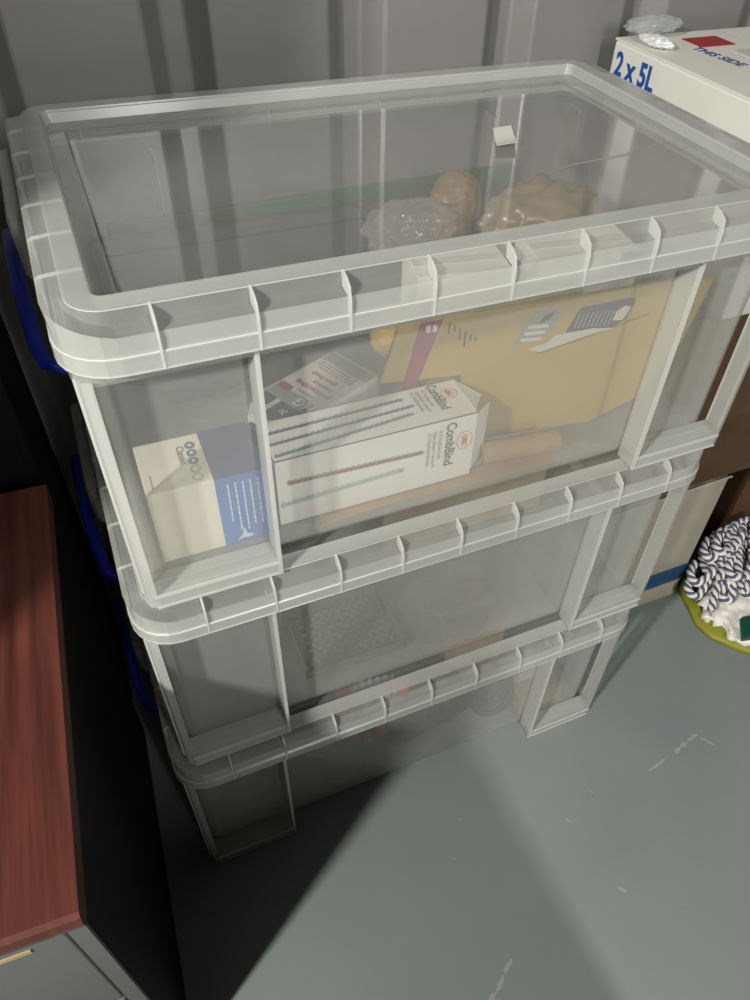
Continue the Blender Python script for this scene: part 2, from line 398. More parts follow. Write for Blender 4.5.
def make_storage_box():
    root = thing('storage_box', '', 'storage box')
    # tub: recessed long walls, flush short ends
    ox, oy = .008, .034
    def ring(ix, iy, z, r): return rrect(ox + ix, oy + iy, W - ox - ix, D - oy - iy, r, z, 5)
    bm = bmesh.new()
    loft(bm, [ring(.016, .006, .005, .012), ring(.004, .003, .0055, .016), ring(.002, .002, .012, .018), ring(0, 0, .215, .02), ring(-.003, -.022, .219, .016), ring(-.003, -.024, .238, .016)])
    body = obj('body', bm, M['clear'], root, solid=.0018, smooth=False)
    # base with honeycomb ribs
    bm = bmesh.new()
    loft(bm, [ring(.016, .006, .003, .012), ring(.016, .006, .005, .012)], True, True)
    base = obj('base', bm, M['clear'], root)
    bm = bmesh.new()
    rh = .030; hx = rh * math.sqrt(3); row = 0; y = oy + .02
    def clipseg(p, q):
        lo, hi = Vector((ox + .02, oy + .008)), Vector((W - ox - .02, D - oy - .008))
        ins = lambda a: lo.x <= a.x <= hi.x and lo.y <= a.y <= hi.y
        return ins(p) and ins(q)
    seen = set()
    for row in range(0, 9):
        for cidx in range(0, 14):
            cx = .03 + cidx * hx + (hx / 2 if row % 2 else 0); cy = .03 + row * rh * 1.5
            c6 = [Vector((cx + rh * math.cos(PI / 6 + k * PI / 3), cy + rh * math.sin(PI / 6 + k * PI / 3))) for k in range(6)]
            for k in range(6):
                p, q = c6[k], c6[(k + 1) % 6]
                key = (round((p.x + q.x) * 500), round((p.y + q.y) * 500))
                if key in seen or not clipseg(p, q): continue
                seen.add(key)
                d = (q - p).normalized(); nn = Vector((-d.y, d.x)) * .0011
                prism(bm, [(p.x + nn.x, p.y + nn.y, .005), (q.x + nn.x, q.y + nn.y, .005), (q.x - nn.x, q.y - nn.y, .005), (p.x - nn.x, p.y - nn.y, .005)], (0, 0, .002))
    obj('honeycomb_rib', bm, M['clear'], base)
    # corner pockets: flange, ledge, upright rib, skirt  (front and back)
    for sy in (0, 1):
        for sx in (0, 1):
            bm = bmesh.new()
            fx = lambda a: W - a if sx else a
            fy = lambda a: D - a if sy else a
            def bx(x0, y0, z0, x1, y1, z1, mi=0):
                a, b_ = sorted((fx(x0), fx(x1))); c, d_ = sorted((fy(y0), fy(y1)))
                box(bm, a, c, z0, b_, d_, z1, mi)
            yf, yb, xo, xr, zl, zt = .0098, .0345, .006, .118, .014, .222
            # outer flange with rounded front corner
            pr_ = [(xo, yb), (xo, yf + .010), (xo + .003, yf + .003), (xo + .010, yf)]
            q_ = [(xo + .010, yf + .0018), (xo + .0043, yf + .0043), (xo + .0018, yf + .010), (xo + .0018, yb)]
            prism(bm, [(fx(a), fy(b_), zl) for a, b_ in pr_ + q_], (0, 0, zt - zl), 0)
            # upright rib
            bx(xr - .0016, yf, 0, xr, yb, zt, 0)
            # ledge and skirt below
            lp = [(xo, yb), (xo, yf + .010), (xo + .003, yf + .003), (xo + .010, yf), (xr, yf), (xr, yb)]
            prism(bm, [(fx(a), fy(b_), zl - .0016) for a, b_ in lp], (0, 0, .0016), 0)
            sp = [(xo, yb), (xo, yf + .010), (xo + .003, yf + .003), (xo + .010, yf), (xr, yf)]
            si = [(xr, yf + .0016), (xo + .010, yf + .0016), (xo + .0042, yf + .0042), (xo + .0016, yf + .010), (xo + .0016, yb)]
            prism(bm, [(fx(a), fy(b_), .0005) for a, b_ in sp + si], (0, 0, zl - .001), 0)
            # sloped fillet from ledge up to the wall
            prism(bm, [(fx(xo + .002), fy(yb), zl), (fx(xr - .002), fy(yb), zl), (fx(xr - .002), fy(yb - .010), zl), (fx(xo + .002), fy(yb - .010), zl)][0:4], (0, 0, .0012), 0)
            # thick free edges
            bx(xr - .0022, yf - .0012, 0, xr + .0012, yf + .0016, zt, 1)
            bx(xo + .008, yf - .001, zl - .0012, xr, yf + .0012, zl + .0012, 1)
            bx(xo + .008, yf - .001, .0002, xr, yf + .0012, .002, 1)
            bx(xo - .0006, yf + .008, zl, xo + .0012, yf + .0105, zt, 1)
            bx(xo + .001, yb - .0012, zl, xo + .0035, yb + .0006, zt, 1)
            bmesh.ops.recalc_face_normals(bm, faces=bm.faces[:])
            obj('corner_pocket', bm, [M['rim'], M['rib']], body)
    # lid
    lid = obj('lid', lid_mesh(), [M['rim'], M['clear']], root, loc=(0, 0, H), solid=.0016)
    bm = bmesh.new()
    def ring2(o, z, r): return rrect(o, o, W - o, D - o, max(r - o, .008), z, 6)
    loft(bm, [ring2(.0305, .028, .036), ring2(.044, .028, .05), ring2(.0462, .0255, .056), ring2(.050, .025, .06)], cap1=True)
    for f in bm.faces: f.smooth = False
    obj('lid_panel', bm, M['lidpanel'], lid)
    bm = bmesh.new()
    def gusset(px, py, dx, dy, flat=False):
        # plate across the rim; (px,py) outer edge point, (dx,dy) inward direction
        poly = [(0.0142, TL - .0002), (.0075, TL - .0025), (.0015, .031), (-.0008, .022), (-.0012, .0), (.0010, .0), (.0024, .0125), (.0034, .0246), (.0129, .0264)]
        if flat: poly = [(.0285, TL + .0003), (.0142, TL + .0003), (.0030, .0366), (.0000, .0350), (-.0004, .0), (.0010, .0), (.0024, .0125), (.0034, .0350), (.0129, .0360), (.0285, TL - .0012)]
        tx, ty = -dy, dx
        prism(bm, [(px + dx * o - tx * .0009, py + dy * o - ty * .0009, z) for o, z in poly], (tx * .0018, ty * .0018, 0))
    for i in range(1, 10):
        gusset(.06 * i - .001, 0, 0, 1); gusset(.06 * i - .001, D, 0, -1)
    for yy in (.067, .121, .172, .222, .272, .322):
        gusset(0, yy, 1, 0, True); gusset(W, yy, -1, 0, True)
    # lower lip and rim edges
    for o, z, t in ((0, .0002, .0016), (.0005, .0118, .0011), (.0138, TL - .0012, .0009), (.0290, TL - .0012, .0009)):
        pts = rrect(o, o, W - o, D - o, .036 - o if o < .028 else .008, z, 6)
        tube(bm, pts, t * .6, 4, closed=True)
    obj('lid_rib', bm, M['rib'], lid)
    # translucent tab on the left end of the lid
    bm = bmesh.new()
    o_ = [(-.003, .020), (-.012, .018), (-.014, .012), (-.013, -.026), (-.010, -.032), (-.003, -.032)]
    y0, y1 = .190, .350
    ringA = []
    for yy, sc in ((y0, .6), (y0 + .006, .9), (y0 + .016, 1.0), (y1 - .016, 1.0), (y1 - .006, .9), (y1, .6)):
        ringA.append([(-.002 + (a + .002) * sc, yy, -.01 + (b_ + .01) * sc) for a, b_ in o_])
    loft(bm, ringA, True, True)
    obj('lid_tab', bm, M['rim'], lid)
    # blue carrying handle on the left end
    for end in (0,):
        h = bmesh.new()
        pts = [(.004, .180, .128), (-.006, .180, .128), (-.019, .186, .132), (-.023, .205, .139), (-.025, .250, .156), (-.025, .300, .172), (-.024, .336, .176), (-.013, .346, .172), (.004, .346, .170)]
        tube(h, pts, [.005, .005, .006, .0065, .0065, .0065, .0065, .005, .005], 10)
        obj('handle', h, M['handle'], root, smooth=True)
    return root
box1 = make_storage_box()
def copy_tree(o, parent=None):
    c = o.copy(); COL.objects.link(c); c.parent = parent
    for ch in list(o.children): copy_tree(ch, c)
    return c
box2 = copy_tree(box1); box3 = copy_tree(box1)
OFF = {1: (0.0, 0.0, 2 * PITCH), 2: (-.011, 0.0, PITCH), 3: (-.0215, -.001, 0.0)}
for k, (b_, lb) in enumerate(((box1, 'topmost clear plastic storage box holding cartons and a yellow folder under its lid'),
                              (box2, 'middle clear plastic storage box of the stack, nearly empty, between the other two'),
                              (box3, 'bottom clear plastic storage box of the stack, standing on the grey floor')), 1):
    b_.location = OFF[k]; b_['label'] = lb; b_['group'] = 'clear storage boxes in the stack'
Z1 = 2 * PITCH + .0075   # inside base of the top box
Z2 = PITCH + .0075
Z3 = .0075

# ------------------------------------------------------------------ contents of the top box
# blue and white carton
cx0, cx1, cy0, cy1, ch = .028, .1215, .050, .1125, .0785
t = thing('printed_carton', 'white and blue card carton behind the left pocket of the top box', 'box', ((cx0 + cx1) / 2, (cy0 + cy1) / 2, Z1))
w2, d2 = (cx1 - cx0) / 2, (cy1 - cy0) / 2
bm = bmesh.new(); box(bm, -w2, -d2, 0, w2, d2, ch); obj('carton_body', bm, M['creamcard'], t, bevel=.001)
bm = bmesh.new(); xs = .006; e = .0005
prism(bm, [(xs, -d2 - e, .0), (w2 + e, -d2 - e, .0), (w2 + e, -d2 - e, ch + e), (xs, -d2 - e, ch + e)], (0, e * .8, 0), 0)
prism(bm, [(xs, -d2 - e, ch + e * .2), (w2 + e, -d2 - e, ch + e * .2), (w2 + e, d2, ch + e * .2), (xs, d2, ch + e * .2)], (0, 0, e * .8), 1)
prism(bm, [(w2 + .0001, -d2, 0), (w2 + .0001, d2, 0), (w2 + .0001, d2, ch), (w2 + .0001, -d2, ch)], (e * .8, 0, 0), 0)
o = obj('blue_band', bm, [M['blue'], M['navy']], t); o['label'] = 'blue printed band'
F = Face((-w2, -d2, ch), (1, 0, 0), (0, 1, 0))
bm = bmesh.new()
for i, (a, b_) in enumerate(((.044, .048), (.0435, .038), (.0430, .028), (.0425, .018), (.042, .008))):
    if i < 3:
        F.disc(bm, a, b_, .0042, .0046)
        if i == 0:
            F.rect(bm, a - .0022, b_ - .0006, a + .0022, b_ + .0006, .0006, .0002, 1); F.rect(bm, a - .0006, b_ - .0022, a + .0006, b_ + .0022, .0006, .0002, 1)
        else:
            F.disc(bm, a, b_, .0014, .0020, .0006, 10, 1)
    else: F.ring(bm, a, b_, .0042, .0046, .0008, mi=2)
obj('printed_dot', bm, [M['navy'], M['inkwhite'], M['inkgrey']], t)
F.text('Classic', .0085, .0325, .049, (0, -1), (1, 0), M['inkdark'], t)
bm = bmesh.new()
for b_ in range(5): F.rect(bm, .006, .006 + b_ * .0035, .0072, .0082 + b_ * .0035)
obj('date_print', bm, M['inkgrey'], t); bm = bmesh.new()
F2 = Face((xs, -d2 - e, 0), (1, 0, 0), (0, 0, 1))
for i, L in enumerate((.040, .050, .056, .050, .052)):
    a = .009 + i * .0062; yy = ch - .008
    while yy > ch - .008 - L:
        sg = random.uniform(.002, .006)
        F2.rect(bm, a, yy - sg, a + .0014, yy, .0003, .0002, 1); yy -= sg + .0011
obj('fine_print', bm, [M['inkgrey'], M['inkwhite']], t)
bm = bmesh.new()
F2.poly(bm, [(.011, .004), (.016, .010), (.0175, .0185), (.020, .010), (.026, .007), (.022, .0045), (.017, .006)], .0003, .0002); o = obj('torn_patch', bm, M['inkwhite'], t)

# binding comb carton with printed combs
t = thing('comb_carton', 'white carton printed with coloured binding combs, open flaps at its right end', 'box', (.225, .080, Z1 + .0025), math.radians(0.0))
w2, d2, ch = .0945, .0265, .0755
bm = bmesh.new()
# tube open at the right end
for (a, b_, c, d_, e_, f) in ((-w2, -d2, 0, w2, -d2 + .0008, ch), (-w2, d2 - .0008, 0, w2, d2, ch), (-w2, -d2, 0, w2, d2, .0008), (-w2, -d2, ch - .0008, w2, d2, ch), (-w2, -d2, 0, -w2 + .0008, d2, ch)):
    box(bm, a, b_, c, d_, e_, f)
obj('carton_body', bm, M['white'], t)
bm = bmesh.new()
prism(bm, [(w2, -d2, .006), (w2, -d2, ch - .002), (w2 + .020, -d2 + .014, ch - .004), (w2 + .020, -d2 + .014, .010)], (.0003, .0006, 0)); obj('flap', bm, M['white'], t)
bm = bmesh.new()
prism(bm, [(w2, -d2 + .004, ch), (w2, d2, ch), (w2 + .022, d2 - .020, ch - .010), (w2 + .012, -.004, ch - .012)], (0, 0, .0006)); obj('flap', bm, M['white'], t)
bm = bmesh.new()
prism(bm, [(w2, -d2 + .002, .001), (w2 + .030, -d2 + .008, .010), (w2 + .034, d2 - .026, .016), (w2, d2 - .012, .001)], (0, 0, .0006)); obj('flap', bm, M['kraft'], t)
def comb(bm, Fc, a0, b0, a1, b1, w, mi, mt):
    L = math.hypot(a1 - a0, b1 - b0); ua, ub = (a1 - a0) / L, (b1 - b0) / L; na, nb = -ub, ua
    P = lambda s, q: (a0 + ua * s + na * q, b0 + ub * s + nb * q)
    Fc.poly(bm, [P(0, -w), P(L, -w), P(L, w * .6), P(0, w * .6)], mi=mi)
    N = int(L / .0052)
    for i in range(N):
        s = i * L / N
        Fc.poly(bm, [P(s, w * .6), P(s + .0028, w * .6), P(s + .0034, w * 1.25), P(s + .0008, w * 1.25)], mi=mt)
        Fc.poly(bm, [P(s + .001, -w), P(s + .0018, -w), P(s + .003, w * .6), P(s + .0022, w * .6)], .0005, .0001, mi=mt)
    Fc.ring(bm, *P(L, -w * .1), w * .9, w * .9, w * .35, mi=5, n=10)
mats5 = [M['combgreen'], M['combblue'], M['combteal'], M['combred'], M['combpale'], M['inkgrey']]
FT = Face((-w2, -d2, ch), (1, 0, 0), (0, 1, 0)); FF = Face((-w2, -d2, 0), (1, 0, 0), (0, 0, 1))
bm = bmesh.new()
comb(bm, FT, .003, .036, .132, .0405, .0019, 0, 5); comb(bm, FT, .003, .0215, .138, .0285, .0019, 1, 5); comb(bm, FT, .003, .006, .133, .018, .0019, 2, 5)
comb(bm, FF, .010, .049, .136, .0445, .0024, 3, 5); comb(bm, FF, .003, .0245, .117, .0295, .0026, 4, 4)
obj('comb_print', bm, mats5, t)
for Fc, top in ((FT, .0505), (FF, .0715)):
    k_ = 1 if Fc is FF else .74
    Fc.text('CombBind', .0142 * (1.0 if Fc is FF else .98), .159 if Fc is FF else .160, top, (0, -1), (1, 0), M['inkdark'], t, sx=.80 * k_ + .03, bold=.0002)
    for i, s_ in enumerate(('A4 21 Ring Plastic Combs', 'Peignes plastique 21 anneaux A4', 'A4 21 Ring Plastikbinderucken')):
        Fc.text(s_, .0052, (.1515 if Fc is FF else .153) - i * .0056, top - .006 * k_, (0, -1), (1, 0), M['inkgrey'], t, sx=.62 * k_)
    bm = bmesh.new(); ca, cb = (.1785, .0465) if Fc is FF else (.1765, .034)
    Fc.ring(bm, ca, cb, .0082, .0105 * k_, .0005); obj('logo_ring', bm, M['inkred'], t)
    Fc.text('GBC', .0072, ca - .0026, cb, (0, -1), (1, 0), M['inkred'], t, align='CENTER', sx=.95 * k_, bold=.0002)

# kraft sheet under the comb carton
bm = bmesh.new()
ring_ = []
for i in range(15):
    s = i / 14; x_ = .165 + .24 * s; zz = Z1 + .0006 + (.004 * math.sin(s * 3) ** 2 if s > .72 else 0)
    ring_.append([(x_, .041 + .004 * math.sin(s * 5), zz), (x_ + .004, .062, zz + .0004), (x_ + .006, .115, zz + .0004), (x_ + .006, .115, zz + .0010), (x_ + .004, .062, zz + .0010), (x_, .041 + .004 * math.sin(s * 5), zz + .0012)])
loft(bm, ring_, True, True)
o = obj('kraft_sheet', bm, M['kraft']); tag(o, 'brown kraft card sheet lying under the comb carton in the top box', 'card')
# rolled kraft paper at its right end
bm = bmesh.new()
pts = []
for i in range(34):
    a = i / 33 * 4.2 * PI; r = .007 + .006 * i / 33; pts.append((r * math.cos(a), r * math.sin(a)))
prism(bm, [(.0, a, b_) for a, b_ in pts] + [(.0, a * .93, b_ * .93) for a, b_ in pts[::-1]], (.082, 0, 0))
o = obj('kraft_roll', bm, M['kraft'], loc=(.335, .064, Z1 + .0155), rot=(0, 0, -.10)); tag(o, 'rolled brown kraft paper on the base right of the comb carton', 'paper roll')

# cleaner bottle lying flat behind the cartons
uu = Vector((-.42, .907, 0)); vv = Vector((-.907, -.42, 0)).normalized()
t = thing('cleaner_bottle', 'flat white cleaner bottle with grey and maroon label lying behind the two cartons', 'bottle', (.2735, .230, Z1))
org = Vector((0, 0, 0))
Fb = Face((0, 0, .029), uu, vv)
bm = bmesh.new()
out = [(-.037, .006), (-.031, 0), (.031, 0), (.037, .006), (.037, .100), (.028, .128), (.014, .142), (-.006, .142), (-.022, .128), (-.037, .100)]
prism(bm, [Fb.P(a, b_, -.028) for a, b_ in out], (0, 0, .028)); obj('bottle_body', bm, M['whitesolid'], t, bevel=.005)
bm = bmesh.new(); tube(bm, [Fb.P(.004, b_, -.014) for b_ in (.141, .150, .150, .166)], [.010, .010, .013, .013], 14); obj('cap', bm, M['darkprint'], t)
bm = bmesh.new()
Fb.rect(bm, -.031, .008, .031, .122, .0003, .0003, 0); Fb.rect(bm, -.031, .008, .031, .024, .0007, .0003, 1); Fb.rect(bm, -.031, .086, .031, .102, .0007, .0003, 1)
Fb.poly(bm, [(-.031, .103), (.031, .103), (.027, .120), (.012, .134), (-.006, .134), (-.020, .122)], .0007, .0003, 2)
Fb.rect(bm, .006, .104, .012, .132, .0011, .0002, 0)
Fb.poly(bm, [(-.012, .112), (-.006, .118), (-.004, .117), (-.010, .111)], .0011, .0002, 0); Fb.poly(bm, [(-.006, .112), (-.012, .118), (-.010, .119), (-.004, .113)], .0011, .0002, 0)
Fb.poly(bm, [(.014, .080), (.030, .080), (.031, .083), (.030, .090), (.014, .090), (.013, .087)], .0011, .0002, 3)
obj('bottle_label', bm, [M['paleprint'], M['greygreen'], M['darkprint'], M['maroon']], t)
Fb.text('HG', .017, -.028, .088, (1, 0), (0, 1), M['inkwhite'], t, bold=.0006, gap=.0012)
for i, (s_, sz) in enumerate((('protective', .0115), ('coating', .0095), ('gloss finish', .0080))):
    Fb.text(s_, sz, -.026 + i * .006, .066 - i * .010, (1, 0), (0, 1), M['maroon'], t, bold=.0002, gap=.0008)
bm = bmesh.new()
for i in range(3):
    a = -.024
    while a < .022:
        sg = random.uniform(.003, .008); Fb.rect(bm, a, .036 - i * .0045, a + sg, .0375 - i * .0045, .0007, .0002); a += sg + .0014
obj('fine_print', bm, M['maroon'], t); bm = bmesh.new()
a = -.012
while a < .01: Fb.rect(bm, a, .078, a + .004, .0795, .0007, .0002); a += .0056
obj('small_print', bm, M['maroon'], t)

# yellow folders
U = Vector((.9826, -.1858, 0)); V = Vector((0, 0, 1))
def folder(name, label, P0, outline, group):
    t = thing(name, label, 'folder', P0, group=group)
    Fy = Face((0, 0, 0), U, V); b = bmesh.new()
    Fy.poly(b, outline, -.006, .006); obj('folder_cover', b, M['yellow'], t, bevel=.001)
    return t, Fy
t, Fy = folder('yellow_folder', 'large yellow card folder with maroon stripe leaning behind the front of the top box', (.25, .1205, Z1),
               [(.0028, .080), (.080, .080), (.084, .004), (.225, .004), (.2780, .032), (.305, .095), (.3150, .160), (.262, .160), (.138, .150), (.022, .1405), (.017, .136)], 'yellow folders in the top box')
b = bmesh.new()
Fy.poly(b, [(.0371, .1412), (.0574, .1432), (.0400, .0851), (.0202, .06)], mi=0)
for q in range(2): Fy.rect(b, .0425 + q * .006, .131, .0465 + q * .006, .138, .0006, .0002, 1)
obj('stripe', b, [M['maroon'], M['inkwhite']], t)['label'] = 'maroon stripe on the folder'
b = bmesh.new()
Fy.poly(b, [(.1855, .1398), (.189, .1425), (.234, .1484), (.2395, .1470), (.2406, .1428), (.2338, .1247), (.2242, .1192), (.1774, .1178)], mi=0)
for i in range(9):
    a = .184 + i * .0042; Fy.poly(b, [(a, .1215), (a + .0013, .1215), (a + .0043, .137), (a + .003, .137)], .0006, .0002, 1)
Fy.poly(b, [(.2216, .1262), (.2236, .1335), (.2226, .1345), (.2300, .1405), (.2375, .1400), (.2365, .1350), (.2320, .1255)], .0006, .0002, 2)
obj('picture', b, [M['darkprint'], M['inkgrey'], M['paleprint']], t)
b = bmesh.new()
Fy.poly(b, [(.1441, .1417), (.148, .1440), (.1653, .1447), (.1677, .1333), (.1611, .1183), (.1352, .1114), (.1284, .1057), (.1326, .1265)], mi=0)
Fy.poly(b, [(.148, .130), (.158, .133), (.163, .142), (.153, .138)], .0006, .0002, 1)
for i in range(3): Fy.rect(b, .1335 + i * .0025, .112 + i * .0066, .1535 + i * .0025, .1155 + i * .0066, .0006, .0002, 2)
Fy.poly(b, [(.1420, .1030), (.156, .0985), (.20, .1125), (.226, .1175), (.205, .1195), (.168, .116), (.160, .108)], .0004, .0002, 2)
obj('picture', b, [M['inkgrey'], M['darkprint'], M['paleprint']], t)
b = bmesh.new()
Fy.poly(b, [(.1526, .0964), (.2041, .1112), (.2593, .1300), (.2593, .1306), (.2041, .1120), (.1526, .0972)])
obj('crease_line', b, M['inkdark'], t); b = bmesh.new()
for i in range(6):
    x_ = .063 + i * .0052; zz = .139 - i * .0035
    L = (.011, .006, .012, .016, .007, .004)[i]; Fy.rect(b, x_, zz - L, x_ + .0016, zz)
obj('fine_print', b, M['inkdark'], t)
t2, Fy2 = folder('yellow_folder', 'second yellow folder standing just behind the large one with the maroon stripe', (.253, .137, Z1),
                 [(.05, .0), (.18, 0), (.19, .12), (.18, .158), (.06, .152), (.034, .149), (.040, .10)], 'yellow folders in the top box')
b = bmesh.new(); Fy2.poly(b, [(.042, .1495), (.055, .1515), (.053, .12), (.044, .12)]); obj('stripe', b, M['maroon'], t2)

# other things in the top box
def carton(name, label, cat, x0, y0, z0, x1, y1, z1, m, rz=0, group=None, extra=None, mt=None):
    cx, cy = (x0 + x1) / 2, (y0 + y1) / 2; a, b_ = (x1 - x0) / 2, (y1 - y0) / 2; h = z1 - z0
    t = thing(name, label, cat, (cx, cy, z0), rz, group)
    b = bmesh.new(); box(b, -a, -b_, 0, a, b_, h); obj('carton_body', b, m, t, bevel=.0012)
    b = bmesh.new(); box(b, -a + .002, -.006, h, a - .002, .006, h + .0004); box(b, -a * .98, -.0005, h - .0002, a * .98, .0005, h + .0006); obj('tape_strip', b, mt or M['paleprint'], t)
    return t, a, b_, h
t, a, b_, h = carton('small_carton', 'small plain white carton under the top lid behind the yellow folders, left one', 'box', .300, .138, Z1 + .095, .39, .19, Z1 + .166, M['white'], -.15)
t, a, b_, h = carton('small_carton', 'white carton with a dark blue corner behind the yellow folder top', 'box', .415, .122, Z1 + .098, .52, .180, Z1 + .170, M['white'], -.12)
b = bmesh.new(); box(b, a - .022, -b_ - .0006, h - .022, a + .0006, -b_, h); obj('blue_corner', b, M['navy'], t)
Fq = Face((-a, -b_, 0), (1, 0, 0), (0, 0, 1)); Fq.text('NOI', .013, .092, .066, (-1, 0), (0, -1), M['inkdark'], t)
# support pile: dark cloth under and behind
o = obj('folded_jacket', crumple(.115, .250, Z1 + .080, .082, .040, .068, .16, 1.6, 3, flat=Z1 + .001, ridge=False), M['greycloth'], smooth=True); tag(o, 'dark grey folded cloth filling the back left of the top box', 'cloth')
o = obj('folded_blanket', crumple(.450, .245, Z1 + .045, .095, .050, .042, .15, 1.7, 5, flat=Z1 + .001, ridge=False), M['greycloth'], smooth=True); tag(o, 'grey folded cloth under the tan bag in the top box', 'cloth')
o = obj('brown_paper_bag', crumple(.478, .232, Z1 + .146, .070, .046, .048, .26, 1.7, 8, sub=5), M['tanbag'], smooth=True); tag(o, 'crumpled tan plastic bag pressed up under the right of the top lid', 'bag')
o = obj('plastic_wrap', crumple(.325, .225, Z1 + .170, .046, .030, .028, .28, 1.9, 11, sub=5), M['filmwrap'], smooth=True); tag(o, 'crinkled clear film wrap under the middle of the top lid', 'wrap')
o = obj('wrapped_parcel', crumple(.398, .275, Z1 + .160, .032, .026, .040, .16, 1.8, 13, sub=5, ridge=False), M['tanroll'], smooth=True); tag(o, 'lumpy brown wrapped parcel under the white sticker on the lid', 'parcel')
o = obj('yellow_duster', crumple(.312, .212, Z1 + .066, .030, .024, .030, .22, 2.0, 15), M['yelcloth'], smooth=True); tag(o, 'crumpled yellow duster behind the left edge of the yellow folders', 'cloth')
b = bmesh.new(); prism(b, [(.06, .338, Z1 + .002), (.50, .340, Z1 + .002), (.50, .340, Z1 + .172), (.06, .338, Z1 + .166)], (0, -.005, 0)); o = obj('green_folder', b, M['green'], bevel=.002); tag(o, 'green plastic folder standing along the back wall of the top box', 'folder')
t = thing('document_case', 'dark grey document case standing in front of the green folder in the top box', 'case', (.19, .3215, Z1))
b = bmesh.new(); box(b, -.15, -.009, 0, .20, .009, .158); obj('case_body', b, M['greycloth'], t, bevel=.004)
b = bmesh.new(); box(b, -.14, -.0098, .145, .19, -.0091, .147); obj('zip', b, M['black'], t)
# sticker and thread on the lid
zl = 2 * PITCH + H + .025
b = bmesh.new()
rows = []
for i in range(8):
    s = i / 7; lift = .0006 + .005 * s ** 4
    y_ = .240 - .052 * s; xk = .4175 - .025 * s
    rows.append([(xk - .006, y_, zl + lift), (xk + .0125 + .002 * s, y_ - .001, zl + lift + .001), (xk + .0125 + .002 * s, y_ - .001, zl + lift + .0013), (xk - .006, y_, zl + lift + .0003)])
loft(b, rows, True, True); o = obj('paper_sticker', b, M['white']); tag(o, 'small curling white paper sticker on the top lid', 'sticker')
b = bmesh.new(); tube(b, [(.405 + .03 * i, .132 + .0075 * i - .0004 * i * i + .003 * math.sin(i * 1.7), zl + .0006) for i in range(7)], .0004, 6); o = obj('thread', b, M['inkgrey']); tag(o, 'thin pale thread lying on the right of the top lid', 'thread')

# ------------------------------------------------------------------ contents of the middle box
t = thing('perforated_tray', 'pale yellow perforated plastic tray on the base of the middle box', 'tray', (.205, .105, Z2))
b = bmesh.new(); TW, TD = .062, .048
for i in range(12):
    x_ = -TW + i * 2 * TW / 11; box(b, x_ - .0014, -TD, .002, x_ + .0014, TD, .005)
for i in range(9):
    y_ = -TD + i * 2 * TD / 8; box(b, -TW, y_ - .0014, .002, TW, y_ + .0014, .005)
obj('grid', b, M['dustyellow'], t)
b = bmesh.new()
for (a0, b0, a1, b1) in ((-TW, -TD, TW, -TD + .003), (-TW, TD - .003, TW, TD), (-TW, -TD, -TW + .003, TD), (TW - .003, -TD, TW, TD)): box(b, a0, b0, 0, a1, b1, .014)
obj('tray_rim', b, M['dustyellow'], t)
carton('flat_carton', 'large beige carton at the back right inside the middle box', 'box', .30, .21, Z2, .545, .345, Z2 + .15, M['beige'], 0)
o = obj('folded_cloth', crumple(.125, .272, Z2 + .055, .09, .052, .050, .15, 1.8, 21, flat=Z2 + .001, ridge=False), M['darkbag'], smooth=True); tag(o, 'dark folded cloth at the back left of the middle box', 'cloth')

# ------------------------------------------------------------------ contents of the bottom box
o = obj('dark_bag', crumple(.185, .190, Z3 + .062, .145, .085, .064, .15, 1.8, 31, flat=Z3 + .001, ridge=False), M['darkbag'], smooth=True); tag(o, 'dark fabric bag filling the left of the bottom box', 'bag')
t = thing('ribbed_bottle', 'clear ribbed bottle with orange ends lying in the bottom box', 'bottle', (.230, .070, Z3 + .166), math.radians(-12))
b = bmesh.new(); prof_ = []
NS = 20
rings = []
for i in range(33):
    s = i / 32; x_ = -.030 + .060 * s
    rings.append([(x_, (.021 + .0018 * math.cos(s * 2 * PI * 6) + .0016 * math.cos(6 * 2 * PI * k / NS)) * math.cos(2 * PI * k / NS), (.021 + .0018 * math.cos(s * 2 * PI * 6)) * math.sin(2 * PI * k / NS)) for k in range(NS)])
loft(b, rings, True, True); obj('bottle_body', b, plastic('bright_clear_plastic', .5, tint=(240, 242, 245), rough=.12, edge=.4), t)
for sx in (-1, 1):
    b = bmesh.new(); tube(b, [(sx * .030, 0, 0), (sx * .034, 0, 0), (sx * .046, 0, 0), (sx * .048, 0, 0)], [.017, .018, .016, .012], 16); obj('cap', b, M['orange'], t)
for i, (x_, y_, z_) in enumerate(((.236, .052, Z3 + .098), (.217, .051, Z3 + .092))):
    b = bmesh.new(); bmesh.ops.create_icosphere(b, subdivisions=3, radius=.0085 - .002 * i)
    for v in b.verts: v.co.z *= .85
    o = obj('bead', b, M['orange'], loc=(x_, y_, z_), smooth=True); tag(o, ('larger orange bead' if i == 0 else 'smaller orange bead') + ' just below the ribbed bottle in the bottom box', 'bead', 'orange beads')
t = thing('shoe', 'dark shoe with ridged sole lying on its side in the bottom box', 'shoe', (.325, .090, Z3 + .045), math.radians(8))
b = crumple(0, .012, 0, .075, .030, .042, .1, 1.5, 41, ridge=False); obj('upper', b, M['black'], t, smooth=True)
b = bmesh.new()
sole = [(-.075, -.01), (-.06, -.028), (-.02, -.03), (.03, -.036), (.068, -.026), (.078, 0), (.068, .03), (.03, .036), (-.03, .028), (-.065, .02)]
prism(b, [(a, -.024, c) for a, c in sole], (0, .01, 0))
for i in range(15):
    x_ = -.062 + i * .009; prism(b, [(x_, -.0275, -.022), (x_ + .004, -.0275, -.022), (x_ + .008, -.0275, .022), (x_ + .004, -.0275, .022)], (0, .0035, 0))
obj('sole', b, M['greycloth'], t)
t = thing('cable_coil', 'black coiled cable at the right of the bottom box in front of tan card', 'cable', (.425, .086, Z3 + .004))
